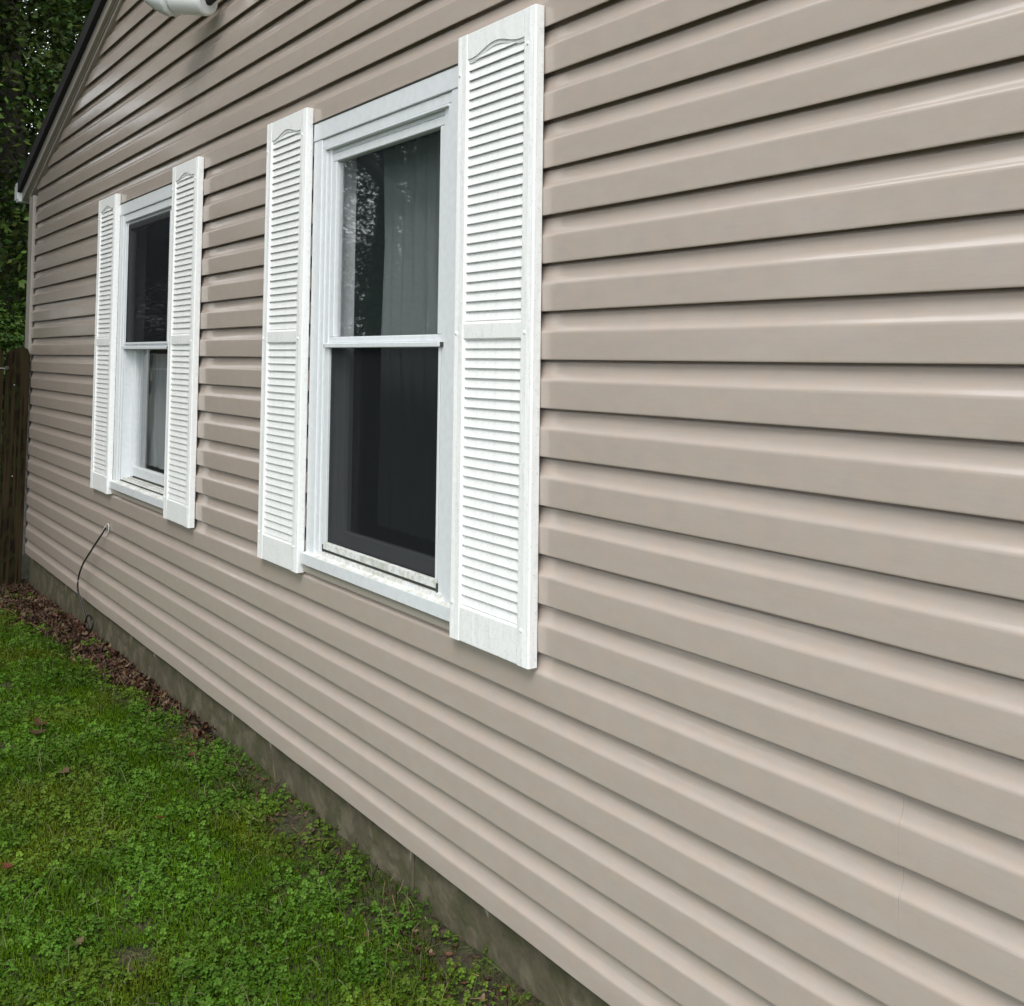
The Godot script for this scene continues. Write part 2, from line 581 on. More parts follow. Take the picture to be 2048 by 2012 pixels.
# ------------------------------------------------------------------ windows
func make_window(house: Node3D, cx: float, screen_below: bool, label: String) -> void:
	var w := group_part(house, "window", label)
	w.position = Vector3(cx, 0, 0)
	var o := 0.4125
	var i := 0.357
	# aluminium wrapped casing
	part(w, "casing_head", box(Vector3(-o, 2.0015, -0.10), Vector3(o, 2.0555, 0.0015), 0.002), M.casing)
	part(w, "casing_side", box(Vector3(-o, 0.752, -0.10), Vector3(-i, 2.0005, 0.0), 0.002), M.casing)
	part(w, "casing_side", box(Vector3(i, 0.752, -0.10), Vector3(o, 2.0005, 0.0), 0.002), M.casing)
	part(w, "sill", extrude(PackedVector2Array([Vector2(0.739, -0.11), Vector2(0.739, 0.0105), Vector2(0.7405, 0.0120), Vector2(0.7675, 0.0125), Vector2(0.7695, 0.0105), Vector2(0.7745, -0.0055), Vector2(0.7855, -0.0060), Vector2(0.7890, -0.039), Vector2(0.7955, -0.0395), Vector2(0.7955, -0.11)]), 0, -o, o), M.dirty_sill)
	part(w, "sill_lip", box(Vector3(-o - 0.002, 0.7385, 0.0130), Vector3(o + 0.002, 0.7705, 0.0150), 0.0009), M.casing)
	# beige channels that receive the siding
	part(w, "channel", extrude(PackedVector2Array([Vector2(0.7130, -0.012), Vector2(0.7130, 0.0040), Vector2(0.7145, 0.0056), Vector2(0.7375, 0.0062), Vector2(0.7375, -0.012)]), 0, -o - 0.003, o + 0.003), M.rake)
	part(w, "channel", extrude(PackedVector2Array([Vector2(2.0588, -0.012), Vector2(2.0588, 0.0048), Vector2(2.0600, 0.0052), Vector2(2.0606, 0.0045), Vector2(2.0606, -0.012)]), 0, -o - 0.02, o + 0.02), M.rake)
	var fwd := Vector3(0, 0, 0.0235)
	# frame: two steps round the opening
	for sx in [-1.0, 1.0]:
		for f in [[i, 0.335, -0.029], [0.335, 0.3115, -0.0335]]:
			var a: float = minf(sx * f[0], sx * f[1])
			var b: float = maxf(sx * f[0], sx * f[1])
			part(w, "frame_side", box(Vector3(a, 0.781, -0.118), Vector3(b, 1.9985, f[2]), 0.0018), M.casing, fwd)
	part(w, "frame_head", box(Vector3(-i + 0.0015, 1.9735, -0.105), Vector3(i - 0.0015, 2.0000, -0.0275), 0.0015), M.casing, fwd)
	part(w, "frame_head", box(Vector3(-0.340, 1.9655, -0.105), Vector3(0.340, 1.9722, -0.0240), 0.0015), M.casing, fwd)
	part(w, "frame_head", box(Vector3(-0.311, 1.9530, -0.105), Vector3(0.311, 1.9650, -0.0400), 0.0010), M.casing, fwd)
	# outer sash (upper half)
	var zs := -0.0375
	for sx in [-1.0, 1.0]:
		var a2: float = minf(sx * 0.3100, sx * 0.286)
		var b2: float = maxf(sx * 0.3100, sx * 0.286)
		part(w, "sash_stile", box(Vector3(a2, 1.4105, -0.062), Vector3(b2, 1.9268, zs), 0.0018), M.casing, fwd)
	part(w, "sash_rail", box(Vector3(-0.3100, 1.9275, -0.062), Vector3(0.3100, 1.9515, zs), 0.0018), M.casing, fwd)
	part(w, "meeting_rail", box(Vector3(-0.3100, 1.3925, -0.062), Vector3(0.3100, 1.4100, zs - 0.0008), 0.0018), M.casing, fwd)
	part(w, "meeting_rail", box(Vector3(-0.318, 1.3785, -0.060), Vector3(0.318, 1.3918, -0.0235), 0.0018), M.casing, fwd)
	for sx in [-1.0, 1.0]:
		part(w, "corner_block", box(Vector3(sx * 0.3205 - 0.0022, 1.3790, -0.050), Vector3(sx * 0.3205 + 0.0022, 1.3910, -0.0245), 0.001), M.seal, fwd)
	part(w, "pane", box(Vector3(-0.290, 1.408, -0.0512), Vector3(0.290, 1.930, -0.0478), 0.0005), M.glass, fwd)
	# inner sash (lower half), set further back
	var zi := -0.072
	for sx in [-1.0, 1.0]:
		var a3: float = minf(sx * 0.311, sx * 0.272)
		var b3: float = maxf(sx * 0.311, sx * 0.272)
		part(w, "sash_stile", box(Vector3(a3, 0.797, -0.100), Vector3(b3, 1.3765, zi), 0.0018), M.casing, fwd)
	part(w, "sash_rail", box(Vector3(-0.2715, 0.8040, -0.100), Vector3(0.2715, 0.8460, zi - 0.001), 0.0018), M.casing, fwd)
	part(w, "seal", box(Vector3(-0.3105, 0.7965, -0.098), Vector3(0.3105, 0.8035, zi - 0.0005), 0.001), M.seal, fwd)
	part(w, "pane", box(Vector3(-0.274, 0.845, -0.0880), Vector3(0.274, 1.40, -0.0846), 0.0005), M.glass, fwd)
	# insect screen in its thin frame
	if screen_below:
		part(w, "screen_rail", box(Vector3(-0.3100, 0.7945, -0.046), Vector3(0.3100, 0.8150, -0.0300), 0.0015), M.dirty_sill, fwd)
		part(w, "seal", box(Vector3(-0.3100, 0.7870, -0.044), Vector3(0.3100, 0.7938, -0.0335), 0.001), M.seal, fwd)
		for sx in [-1.0, 1.0]:
			part(w, "screen_stile", box(Vector3(sx * 0.3055 - 0.0045, 0.8155, -0.046), Vector3(sx * 0.3055 + 0.0045, 1.3780, -0.0320), 0.0012), M.casing, fwd)
			part(w, "corner_block", box(Vector3(sx * 0.3130 - 0.0025, 0.7870, -0.040), Vector3(sx * 0.3130 + 0.0025, 0.8080, -0.0290), 0.001), M.seal, fwd)
		part(w, "insect_screen", box(Vector3(-0.3015, 0.8145, -0.0402), Vector3(0.3015, 1.3786, -0.0398), 0.0001), M.screen, fwd)
	else:
		for sx in [-1.0, 1.0]:
			part(w, "screen_stile", box(Vector3(sx * 0.3055 - 0.0045, 1.4105, -0.0355), Vector3(sx * 0.3055 + 0.0045, 1.9505, -0.0300), 0.0012), M.casing, fwd)
		part(w, "screen_rail", box(Vector3(-0.3100, 1.4005, -0.0365), Vector3(0.3100, 1.4095, -0.0300), 0.0012), M.casing, fwd)
		part(w, "insect_screen", box(Vector3(-0.3015, 1.4095, -0.0332), Vector3(0.3015, 1.9515, -0.0328), 0.0001), M.screen, fwd)
		part(w, "seal", box(Vector3(-0.3105, 0.7770, -0.0335), Vector3(0.3105, 0.7868, -0.0293), 0.0008), M.seal, fwd)
		part(w, "seal", box(Vector3(-0.3105, 0.7800, -0.0640), Vector3(0.3105, 0.7925, -0.0610), 0.0008), M.seal, fwd)
		for t in [[0.7955, -0.040], [0.7935, -0.055]]:
			part(w, "track", box(Vector3(-0.3100, 0.785, t[1] - 0.003), Vector3(0.3100, t[0], t[1]), 0.0008), M.dirty_sill, fwd)

func curtain(house: Node3D, cx: float, x0: float, x1: float, y0: float, y1: float, z: float, seed_: int, mat: Material) -> void:
	# hanging cloth with soft pleats
	var st := begin()
	var nz := fbm(seed_, 3.0, 3)
	var n := int((x1 - x0) / 0.008)
	var grid := []
	for i in n + 1:
		var x := lerpf(x0, x1, float(i) / n)
		var c := []
		for j in 5:
			var y := lerpf(y0, y1, j / 4.0)
			c.append(Vector3(cx + x, y, z + 0.008 * sin(x * 105.0 + 2.5 * nz.get_noise_2d(x * 4.0, y * 0.3)) + 0.012 * nz.get_noise_2d(x * 6.0, y)))
		grid.append(c)
	for i in n:
		for j in 4:
			var q := []
			for e in [[i, j], [i + 1, j], [i + 1, j + 1], [i, j + 1]]:
				var a: Vector3 = grid[maxi(e[0] - 1, 0)][e[1]]
				var b: Vector3 = grid[mini(e[0] + 1, n)][e[1]]
				q.append([grid[e[0]][e[1]], (b - a).cross(Vector3.UP).normalized() * 1.0])
			smooth_quad(st, q)
	part(house, "curtain", st.commit(), mat)

func room(house: Node3D, cx: float) -> void:
	# the dim room behind a window, closed but for the window opening
	var x0 := cx - 1.0
	var x1 := cx + 1.0
	var zf := -0.112
	var zb := -3.2
	var y0 := 0.2
	var y1 := 2.24
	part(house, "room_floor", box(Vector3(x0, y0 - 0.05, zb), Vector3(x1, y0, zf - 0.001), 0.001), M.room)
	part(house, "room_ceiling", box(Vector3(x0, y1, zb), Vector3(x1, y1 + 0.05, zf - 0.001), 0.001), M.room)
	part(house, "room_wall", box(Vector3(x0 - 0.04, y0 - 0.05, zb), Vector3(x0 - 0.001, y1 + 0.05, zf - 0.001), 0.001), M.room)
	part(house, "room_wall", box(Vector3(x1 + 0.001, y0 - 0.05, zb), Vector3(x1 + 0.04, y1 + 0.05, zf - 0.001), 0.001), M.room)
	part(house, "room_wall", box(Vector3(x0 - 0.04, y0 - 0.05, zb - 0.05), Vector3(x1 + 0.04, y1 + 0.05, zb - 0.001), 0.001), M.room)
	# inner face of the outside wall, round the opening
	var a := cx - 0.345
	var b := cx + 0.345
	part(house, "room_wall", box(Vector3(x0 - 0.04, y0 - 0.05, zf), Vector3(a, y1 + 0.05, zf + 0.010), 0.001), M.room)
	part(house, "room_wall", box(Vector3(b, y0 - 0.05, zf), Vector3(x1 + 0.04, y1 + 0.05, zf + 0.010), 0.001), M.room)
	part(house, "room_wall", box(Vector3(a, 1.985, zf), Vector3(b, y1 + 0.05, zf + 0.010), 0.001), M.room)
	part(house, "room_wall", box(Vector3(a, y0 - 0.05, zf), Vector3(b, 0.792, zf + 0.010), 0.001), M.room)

# ------------------------------------------------------------------ house
func make_house() -> void:
	var house := thing("house", "single-storey house wall clad in beige lap siding with white shuttered windows", "house")
	warp.seed = 77
	warp.noise_type = FastNoiseLite.TYPE_SIMPLEX_SMOOTH
	warp.frequency = 1.3
	warp.fractal_octaves = 2
	var wins := [-4.5375, -2.4385]
	siding(house, wins)
	# concrete foundation with its joint
	part(house, "foundation", box(Vector3(-6.79, -0.35, -0.30), Vector3(-2.2405, 0.1450, -0.0215), 0.004), M.concrete, Vector3.ZERO, "damp mossy concrete foundation left of the joint")
	part(house, "foundation", box(Vector3(-2.2390, -0.35, -0.30), Vector3(2.38, 0.1450, -0.0255), 0.004), M.concrete, Vector3.ZERO, "damp concrete foundation right of the joint")
	part(house, "starter_strip", box(Vector3(-6.86, 0.1460, -0.021), Vector3(2.45, 0.1500, -0.006), 0.001), M.rake)
	# corner post, a hollow beige trim
	part(house, "corner_trim", extrude(PackedVector2Array([Vector2(-6.984, -0.10), Vector2(-6.984, 0.009), Vector2(-6.981, 0.0120), Vector2(-6.933, 0.0120), Vector2(-6.932, 0.0106), Vector2(-6.930, 0.0120), Vector2(-6.867, 0.0120), Vector2(-6.865, 0.009), Vector2(-6.865, -0.006), Vector2(-6.900, -0.006), Vector2(-6.900, -0.10)]), 1, 0.13, 2.338), M.rake)
	# side walls and back, out of sight but real
	part(house, "side_wall", box(Vector3(-6.975, 0.13, -7.0), Vector3(-6.93, 2.33, -0.101), 0.002), M.rake)
	part(house, "side_wall", box(Vector3(2.50, 0.13, -7.0), Vector3(2.545, 2.33, -0.02), 0.002), M.rake)
	part(house, "back_wall", box(Vector3(-6.929, 0.13, -7.0), Vector3(2.499, 2.33, -6.95), 0.002), M.rake)
	# gable: channel, rake board and roof edge on both slopes
	var sl := Vector2(1.0, 0.36).normalized()
	for side in [1.0, -1.0]:
		var cxg := -2.2
		var foot := 4.90
		# heights are given on the board's underside line, at distance foot from the ridge
		var base := 2.315 + 0.36 * (-7.1 + 6.986)
		var ridge := base + 0.36 * foot
		var band := func(lo: float, hi: float, z0: float, z1: float, out: float) -> ArrayMesh:
			var xe: float = cxg - side * (foot + out)
			return extrude(PackedVector2Array([Vector2(xe, base - 0.36 * out + lo), Vector2(cxg, ridge + lo), Vector2(cxg, ridge + hi), Vector2(xe, base - 0.36 * out + hi)]), 2, z0, z1)
		part(house, "rake_channel", band.call(0.010, 0.029, -0.02, 0.0135, -0.11), M.rake)
		part(house, "rake_channel", band.call(0.0315, 0.0435, -0.02, 0.0185, -0.08), M.rake)
		part(house, "rake_board", band.call(0.0465, 0.1065, -0.02, 0.0360, -0.01), M.rake)
		part(house, "roof", band.call(0.1070, 0.1820, -7.2, 0.062, 0.0), M.roof)
	# gutter end and downspout at the eave
	var gut := PackedVector2Array([Vector2(-7.112, 2.325), Vector2(-7.112, 2.452), Vector2(-7.225, 2.452), Vector2(-7.232, 2.44), Vector2(-7.225, 2.40), Vector2(-7.200, 2.36), Vector2(-7.195, 2.325)])
	part(house, "gutter", extrude(gut, 2, -7.0, 0.052), M.white)
	part(house, "gutter_cap", box(Vector3(-7.215, 2.340, 0.0525), Vector3(-7.122, 2.430, 0.058), 0.002), M.white)
	part(house, "downspout", tube([Vector3(-7.16, 2.34, -0.06), Vector3(-7.15, 2.24, -0.07), Vector3(-7.06, 2.08, -0.10), Vector3(-7.03, 1.98, -0.10), Vector3(-7.03, 0.1, -0.10)], [0.035, 0.035, 0.032, 0.032, 0.032], 10), M.white)
	for x in wins:
		room(house, x)
	make_window(house, wins[0], false, "white framed window nearer the fence, its upper half behind an insect screen")
	make_window(house, wins[1], true, "white framed window nearer the camera, its lower half behind an insect screen")
	curtain(house, wins[1], -0.24, 0.32, 0.86, 1.97, -0.150, 5, M.curtain)
	curtain(house, wins[0], -0.62, -0.02, 0.84, 1.36, -0.150, 13, M.pale_curtain)
	var d := shutter_meshes()
	make_shutter(house, -5.254, "white louvred shutter left of the window nearer the fence", d)
	make_shutter(house, -4.1255, "white louvred shutter right of the window nearer the fence", d)
	make_shutter(house, -3.1627, "white louvred shutter left of the window nearer the camera", d)
	make_shutter(house, -2.019, "large white louvred shutter right of the window nearer the camera", d)

# ------------------------------------------------------------------ small things on the wall
func make_floodlight() -> void:
	var f := thing("flood_light", "white flood lamp on a round holder high on the siding", "lamp", "", Vector3(-3.63, 2.70, 0.0))
	var a := Vector3(-0.040, -0.045, 0.050)
	var dir := Vector3(-0.27, 0.06, 0.15).normalized()
	part(f, "wall_plate", lathe([[0.0, 0.0], [0.0, 0.062], [0.014, 0.062], [0.018, 0.056], [0.018, 0.0]], Vector3(0.055, 0.020, -0.014), Vector3(0, 0, 1), 32), M.white)
	part(f, "swivel", tube([Vector3(0.055, 0.020, 0.0), Vector3(0.040, 0.010, 0.030), Vector3(0.0, -0.030, 0.042), Vector3(-0.045, -0.043, 0.052)], [0.019, 0.018, 0.020, 0.020], 12), M.dark)
	part(f, "lamp_holder", lathe([[0.0, 0.0], [0.0, 0.046], [0.006, 0.053], [0.018, 0.055], [0.150, 0.056], [0.154, 0.052], [0.154, 0.02]], a, dir, 36), M.white)
	part(f, "collar", lathe([[0.152, 0.030], [0.152, 0.048], [0.166, 0.050], [0.172, 0.030]], a, dir, 36), M.clip)
	part(f, "lamp_head", lathe([[0.166, 0.03], [0.168, 0.064], [0.177, 0.069], [0.188, 0.068], [0.215, 0.062], [0.260, 0.047], [0.305, 0.026], [0.320, 0.0]], a, dir, 24, 0.09), M.white)

func make_cable() -> void:
	var c := thing("cable", "thin black cable hanging from a wire hook over the siding to the ground", "cable")
	var p := [Vector3(-5.002, 0.546, 0.012), Vector3(-5.029, 0.515, 0.02), Vector3(-5.057, 0.484, 0.03), Vector3(-5.154, 0.412, 0.04), Vector3(-5.266, 0.335, 0.045), Vector3(-5.335, 0.263, 0.045), Vector3(-5.345, 0.214, 0.045), Vector3(-5.336, 0.177, 0.04), Vector3(-5.303, 0.122, 0.03), Vector3(-5.271, 0.072, 0.02), Vector3(-5.251, 0.035, 0.015)]
	part(c, "cord", curve_tube(p, 0.0042, 48), M.cable)
	part(c, "loop", curve_tube([Vector3(-5.262, 0.058, 0.026), Vector3(-5.235, 0.095, 0.022), Vector3(-5.192, 0.098, 0.018), Vector3(-5.158, 0.081, 0.016), Vector3(-5.168, 0.047, 0.018), Vector3(-5.215, 0.010, 0.022), Vector3(-5.24, -0.03, 0.025)], 0.0042, 30), M.cable)
	part(c, "hook", curve_tube([Vector3(-5.040, 0.505, 0.022), Vector3(-5.010, 0.548, 0.014), Vector3(-4.985, 0.568, 0.008), Vector3(-4.968, 0.560, 0.006), Vector3(-4.978, 0.530, 0.006), Vector3(-5.000, 0.508, 0.008)], 0.0022, 24), M.clip)

func curve_tube(pts: Array, r: float, n: int) -> ArrayMesh:
	var c := Curve3D.new()
	for i in pts.size():
		var t: Vector3 = (pts[mini(i + 1, pts.size() - 1)] - pts[maxi(i - 1, 0)]) / 6.0
		c.add_point(pts[i], -t, t)
	var L := c.get_baked_length()
	var q := []
	var rr := []
	for i in n + 1:
		q.append(c.sample_baked(L * i / n, true))
		rr.append(r)
	return tube(q, rr, 8)

func make_fence() -> void:
	var f := thing("wooden_fence", "weathered dark brown wooden picket fence meeting the house corner", "fence")
	var z := 0.008
	var i := 0
	while z < 5.0:
		var w := 0.139 + rng.randf_range(-0.002, 0.002)
		var top := 1.395 + rng.randf_range(-0.012, 0.012)
		var lean := rng.randf_range(-0.006, 0.006)
		if i == 0:
			lean = 0.012
			top = 1.395
		var poly := PackedVector2Array([Vector2(-0.10, z + lean), Vector2(top - 0.050, z), Vector2(top - 0.012, z + 0.016), Vector2(top, z + 0.036), Vector2(top - 0.004, z + w * 0.5), Vector2(top - 0.012, z + w - 0.034), Vector2(top - 0.045, z + w - 0.004), Vector2(-0.10, z + w - 0.002 + lean)])
		var m := extrude_x(poly, -6.838 + rng.randf_range(-0.002, 0.002), 0.019)
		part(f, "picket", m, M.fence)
		if i < 6:
			for s in [[1.165, 0.085], [0.614, 0.080]]:
				part(f, "screw", lathe([[0.0, 0.0], [0.0, 0.0042], [0.002, 0.0036], [0.0026, 0.0]], Vector3(-6.8195, s[0], z + s[1]), Vector3(1, 0, 0.001), 8), M.steel)
		z += w + (0.012 if i > 0 else 0.010)
		i += 1
	for y in [0.25, 1.10]:
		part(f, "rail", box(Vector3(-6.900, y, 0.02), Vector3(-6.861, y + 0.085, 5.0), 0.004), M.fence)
	for zz in [0.055, 2.45, 4.9]:
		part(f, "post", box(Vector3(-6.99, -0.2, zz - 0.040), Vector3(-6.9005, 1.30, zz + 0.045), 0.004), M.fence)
	part(f, "wire", tube([Vector3(-6.812, 1.266, 0.132), Vector3(-6.81, 1.266, 0.6), Vector3(-6.812, 1.262, 2.0)], [0.0016, 0.0016, 0.0016], 6), M.clip)
	part(f, "knob", lathe([[0.0, 0.0], [0.0, 0.012], [0.004, 0.014], [0.010, 0.009], [0.014, 0.011], [0.018, 0.0]], Vector3(-6.8185, 1.266, 0.138), Vector3(1, 0, 0.001), 14), M.bark)

func extrude_x(poly: PackedVector2Array, x: float, t: float) -> ArrayMesh:
	return extrude(poly, 0, x, x + t)

# ------------------------------------------------------------------ trees
func leaf_clump(n: int, rad: float, size: float, tint: Color, seed_: int) -> ArrayMesh:
	var r := RandomNumberGenerator.new()
	r.seed = seed_
	var st := begin()
	for i in n:
		var d := Vector3(r.randfn(), r.randfn(), r.randfn()).normalized()
		var c := d * rad * pow(r.randf(), 0.5)
		c.y *= 0.7
		var n_ := (Vector3(r.randfn() * 0.6, 1.0, r.randfn() * 0.6) + d * 0.5).normalized()
		var u := n_.cross(Vector3(r.randfn(), r.randfn() * 0.3, r.randfn())).normalized()
		var v := u.cross(n_).normalized()
		var L := size * r.randf_range(0.7, 1.3)
		var k := r.randf_range(0.55, 1.5)
		var cl := Color(tint.r * k * r.randf_range(0.8, 1.35), tint.g * k, tint.b * k * r.randf_range(0.7, 1.2))
		var p0 := c - v * L * 0.5
		var p1 := c + u * L * 0.30 - n_ * L * 0.08
		var p2 := c + v * L * 0.5 - n_ * L * 0.12
		var p3 := c - u * L * 0.30 - n_ * L * 0.08
		st.set_color(cl)
		tri(st, p0, p1, p2, n_)
		tri(st, p0, p2, p3, n_)
	return st.commit()

func make_tree(n: String, label: String, at: Vector3, height: float, rad: float, low: float, clumps: int, mesh: ArrayMesh, seed_: int, group: String) -> void:
	var t := thing(n, label, "tree", group, at)
	var r := RandomNumberGenerator.new()
	r.seed = seed_
	var nz := fbm(seed_, 0.45, 2)
	# trunk with limbs
	var st := begin()
	var tr := 0.028 * height
	var spine := []
	var radii := []
	for i in 9:
		var k := i / 8.0
		spine.append(Vector3(0.25 * sin(k * 3.0 + seed_), k * height * 0.86 - 0.15, 0.25 * cos(k * 2.3 + seed_) - 0.25 * cos(float(seed_))))
		radii.append(lerpf(tr, 0.02, pow(k, 0.8)))
	add_tube(st, spine, radii, 9)
	for i in 14:
		var k := r.randf_range(0.18, 0.92)
		var b: Vector3 = spine[int(k * 8.0)]
		var a := r.randf() * TAU
		var L := rad * r.randf_range(0.6, 1.0) * (1.0 - 0.35 * k)
		var e := b + Vector3(cos(a) * L, L * r.randf_range(0.15, 0.6), sin(a) * L)
		var mid := (b + e) * 0.5 + Vector3(0, L * 0.10, 0)
		add_tube(st, [b, mid, e], [tr * 0.36 * (1.1 - k), tr * 0.20 * (1.1 - k), 0.004], 6)
	part(t, "trunk", st.commit(), M.bark)
	var mm := MultiMesh.new()
	mm.transform_format = MultiMesh.TRANSFORM_3D
	mm.use_colors = true
	mm.mesh = mesh
	var xf := []
	var cl := []
	var tries := 0
	while xf.size() < clumps and tries < clumps * 6:
		tries += 1
		var y := r.randf()
		var a := r.randf() * TAU
		var env := rad * (0.55 + 0.5 * sin(PI * clampf(y * 0.85 + 0.12, 0.0, 1.0))) * (1.0 - pow(y, 4.0) * 0.75)
		env *= 1.0 + 0.35 * nz.get_noise_3d(cos(a) * 3.0, y * 8.0, sin(a) * 3.0)
		var q := pow(r.randf(), 0.42) * env
		var p := Vector3(cos(a) * q, lerpf(low, height, y), sin(a) * q)
		if nz.get_noise_3dv(p * 1.6) < -0.22:
			continue
		var s := r.randf_range(0.75, 1.35)
		xf.append(Transform3D(Basis.from_euler(Vector3(r.randfn() * 0.25, r.randf() * TAU, r.randfn() * 0.25)).scaled(Vector3(s, s, s)), p))
		var k := r.randf_range(0.65, 1.35)
		cl.append(Color(k * r.randf_range(0.85, 1.25), k, k * r.randf_range(0.8, 1.1)))
	mm.instance_count = xf.size()
	for i in xf.size():
		mm.set_instance_transform(i, xf[i])
		mm.set_instance_color(i, cl[i])
	var o := MultiMeshInstance3D.new()
	o.name = "crown"
	o.set_meta("kind", "stuff")
	o.multimesh = mm
	o.material_override = M.leaf
	t.add_child(o)

func make_trees() -> void:
	var broad := leaf_clump(130, 0.44, 0.056, Color(0.042, 0.080, 0.015), 3)
	var fine := leaf_clump(130, 0.42, 0.054, Color(0.042, 0.080, 0.015), 8)
	var g := "trees beyond the fence"
	make_tree("broadleaf_tree", "tall dark leafy tree rising behind the roof edge", Vector3(-12.2, 0, -2.4), 10.5, 2.7, 1.6, 1100, broad, 21, g)
	make_tree("broadleaf_tree", "dark leafy tree at the left edge, in front of the taller one", Vector3(-10.5, 0, -0.5), 9.0, 2.3, 2.2, 900, broad, 34, g)
	make_tree("broadleaf_tree", "farther leafy tree seen between the two dark ones", Vector3(-15.5, 0, -1.6), 11.5, 3.0, 1.2, 1000, fine, 45, g)
	make_tree("broadleaf_tree", "leafy tree farthest back, above the fence top", Vector3(-19.0, 0, -4.5), 12.0, 3.4, 1.0, 900, fine, 56, g)
	# more of the same wood beyond the frame: it shades the yard and shows in the panes
	var spots := [[-11.2, 4.8, 9.5, 2.5], [-13.6, 6.6, 11.0, 2.9], [-11.8, 9.8, 9.0, 2.6], [-17.5, 3.0, 5.0, 3.0], [-9.0, 13.0, 10.0, 2.8], [-8.3, 3.9, 11.0, 3.8], [-5.6, 9.6, 12.0, 4.0]]  # last two trees are added, sized to shade the left wall and lawn
	for i in spots.size():
		var s = spots[i]
		make_tree("broadleaf_tree", ["leafy tree outside the frame, mirrored in the near window", "taller tree outside the frame behind the mirrored one", "leafy tree outside the frame, third along the fence", "tree deep in the wood, outside the frame", "last tree of the row, outside the frame", "big added tree over the yard, unseen, dimming the left wall", "broad added tree, unseen, shading the wall and lawn"][i], Vector3(s[0], 0, s[1]), s[2], s[3], 1.2 if i < 5 else 3.4, 1000 if i < 5 else 2600, fine if i % 2 else broad, 60 + i * 7, g)
	# undergrowth behind the fence
	make_shrub("green shrub behind the fence below the gutter", Vector3(-9.6, 0, -0.75), 2.3, 1.0, 71, fine)
	make_shrub("lighter green shrub by the fence post, at the left edge", Vector3(-9.0, 0, 0.05), 1.75, 0.8, 83, fine)

func make_shrub(label: String, at: Vector3, h: float, rad: float, seed_: int, mesh: ArrayMesh) -> void:
	var t := thing("shrub", label, "shrub", "shrubs behind the fence", at)
	var r := RandomNumberGenerator.new()
	r.seed = seed_
	var st := begin()
	for i in 9:
		var a := r.randf() * TAU
		var e := Vector3(cos(a) * rad * 0.6, h * r.randf_range(0.6, 0.95), sin(a) * rad * 0.6)
		add_tube(st, [Vector3(cos(a) * 0.05, -0.05, sin(a) * 0.05), e * 0.5 + Vector3(0, 0.1, 0), e], [0.02, 0.014, 0.006], 6)
	part(t, "stem", st.commit(), M.bark)
	var mm := MultiMesh.new()
	mm.transform_format = MultiMesh.TRANSFORM_3D
	mm.use_colors = true
	mm.mesh = mesh
	mm.instance_count = 150
	for i in 150:
		var a := r.randf() * TAU
		var y := pow(r.randf(), 0.8)
		var q := pow(r.randf(), 0.45) * rad * (1.0 - 0.5 * y * y)
		var s := r.randf_range(0.55, 0.95)
		mm.set_instance_transform(i, Transform3D(Basis.from_euler(Vector3(r.randfn() * 0.3, r.randf() * TAU, r.randfn() * 0.3)).scaled(Vector3(s, s, s)), Vector3(cos(a) * q, 0.15 + y * h * 0.9, sin(a) * q)))
		var k := r.randf_range(0.8, 1.6)
		mm.set_instance_color(i, Color(k, k * 1.05, k * 0.9))
	var o := MultiMeshInstance3D.new()
	o.name = "foliage"
	o.set_meta("kind", "stuff")
	o.multimesh = mm
	o.material_override = M.leaf
	t.add_child(o)

# ------------------------------------------------------------------ ground
var hump := FastNoiseLite.new()

func ground_y(x: float, z: float) -> float:
	var y := 0.012 * hump.get_noise_2d(x * 2.0, z * 2.0) + 0.006 * hump.get_noise_2d(x * 9.0 + 40.0, z * 9.0)
	y += -0.010 * smoothstep(-3.0, -1.6, x)
	y += -0.045 * smoothstep(-5.2, -6.9, x) - 0.018 * smoothstep(-3.4, -4.4, x) * (1.0 - smoothstep(0.1, 0.4, z))
	y += (0.022 + 0.016 * hump.get_noise_2d(x * 5.0, 7.0)) * (1.0 - smoothstep(-0.02, 0.045, z)) * smoothstep(-3.9, -3.2, x)
	return y

func make_ground() -> void:
	hump.seed = 12
	hump.frequency = 1.0
	hump.fractal_octaves = 2
	var st := begin()
	# near sheet, gently uneven; far sheet to the horizon in the same mesh
	var xs := []
	var zs := []
	for v in [-400.0, -120.0, -40.0, -20.0, -12.0, -9.0]:
		xs.append(v)
	var x := -7.5
	while x < 1.01:
		xs.append(x)
		x += 0.10
	for v in [3.0, 8.0, 20.0, 60.0, 400.0]:
		xs.append(v)
	for v in [-400.0, -60.0, -20.0, -9.0, -3.0, -0.5]:
		zs.append(v)
	for v in [-0.1, -0.025, -0.005, 0.015, 0.035, 0.06]:
		zs.append(v)
	var z := 0.1
	while z < 2.6:
		zs.append(z)
		z += 0.10
	for v in [4.0, 8.0, 20.0, 60.0, 400.0]:
		zs.append(v)
	var P := func(i: int, j: int) -> Vector3:
		var px: float = xs[i]
		var pz: float = zs[j]
		var f := 1.0 if absf(px) < 9.0 and absf(pz) < 5.0 else 0.0
		return Vector3(px, ground_y(px, pz) * f, pz)
	for i in xs.size() - 1:
		for j in zs.size() - 1:
			var q := []
			for e in [[i, j], [i + 1, j], [i + 1, j + 1], [i, j + 1]]:
				var a: Vector3 = P.call(maxi(e[0] - 1, 0), e[1])
				var b: Vector3 = P.call(mini(e[0] + 1, xs.size() - 1), e[1])
				var c: Vector3 = P.call(e[0], maxi(e[1] - 1, 0))
				var d: Vector3 = P.call(e[0], mini(e[1] + 1, zs.size() - 1))
				q.append([P.call(e[0], e[1]), (d - c).cross(b - a).normalized()])
			smooth_quad(st, q)
	var g := part(self, "ground", st.commit(), M.soil)
	g.set_meta("kind", "structure")
	g.set_meta("label", "dark soil and moss of the side yard")

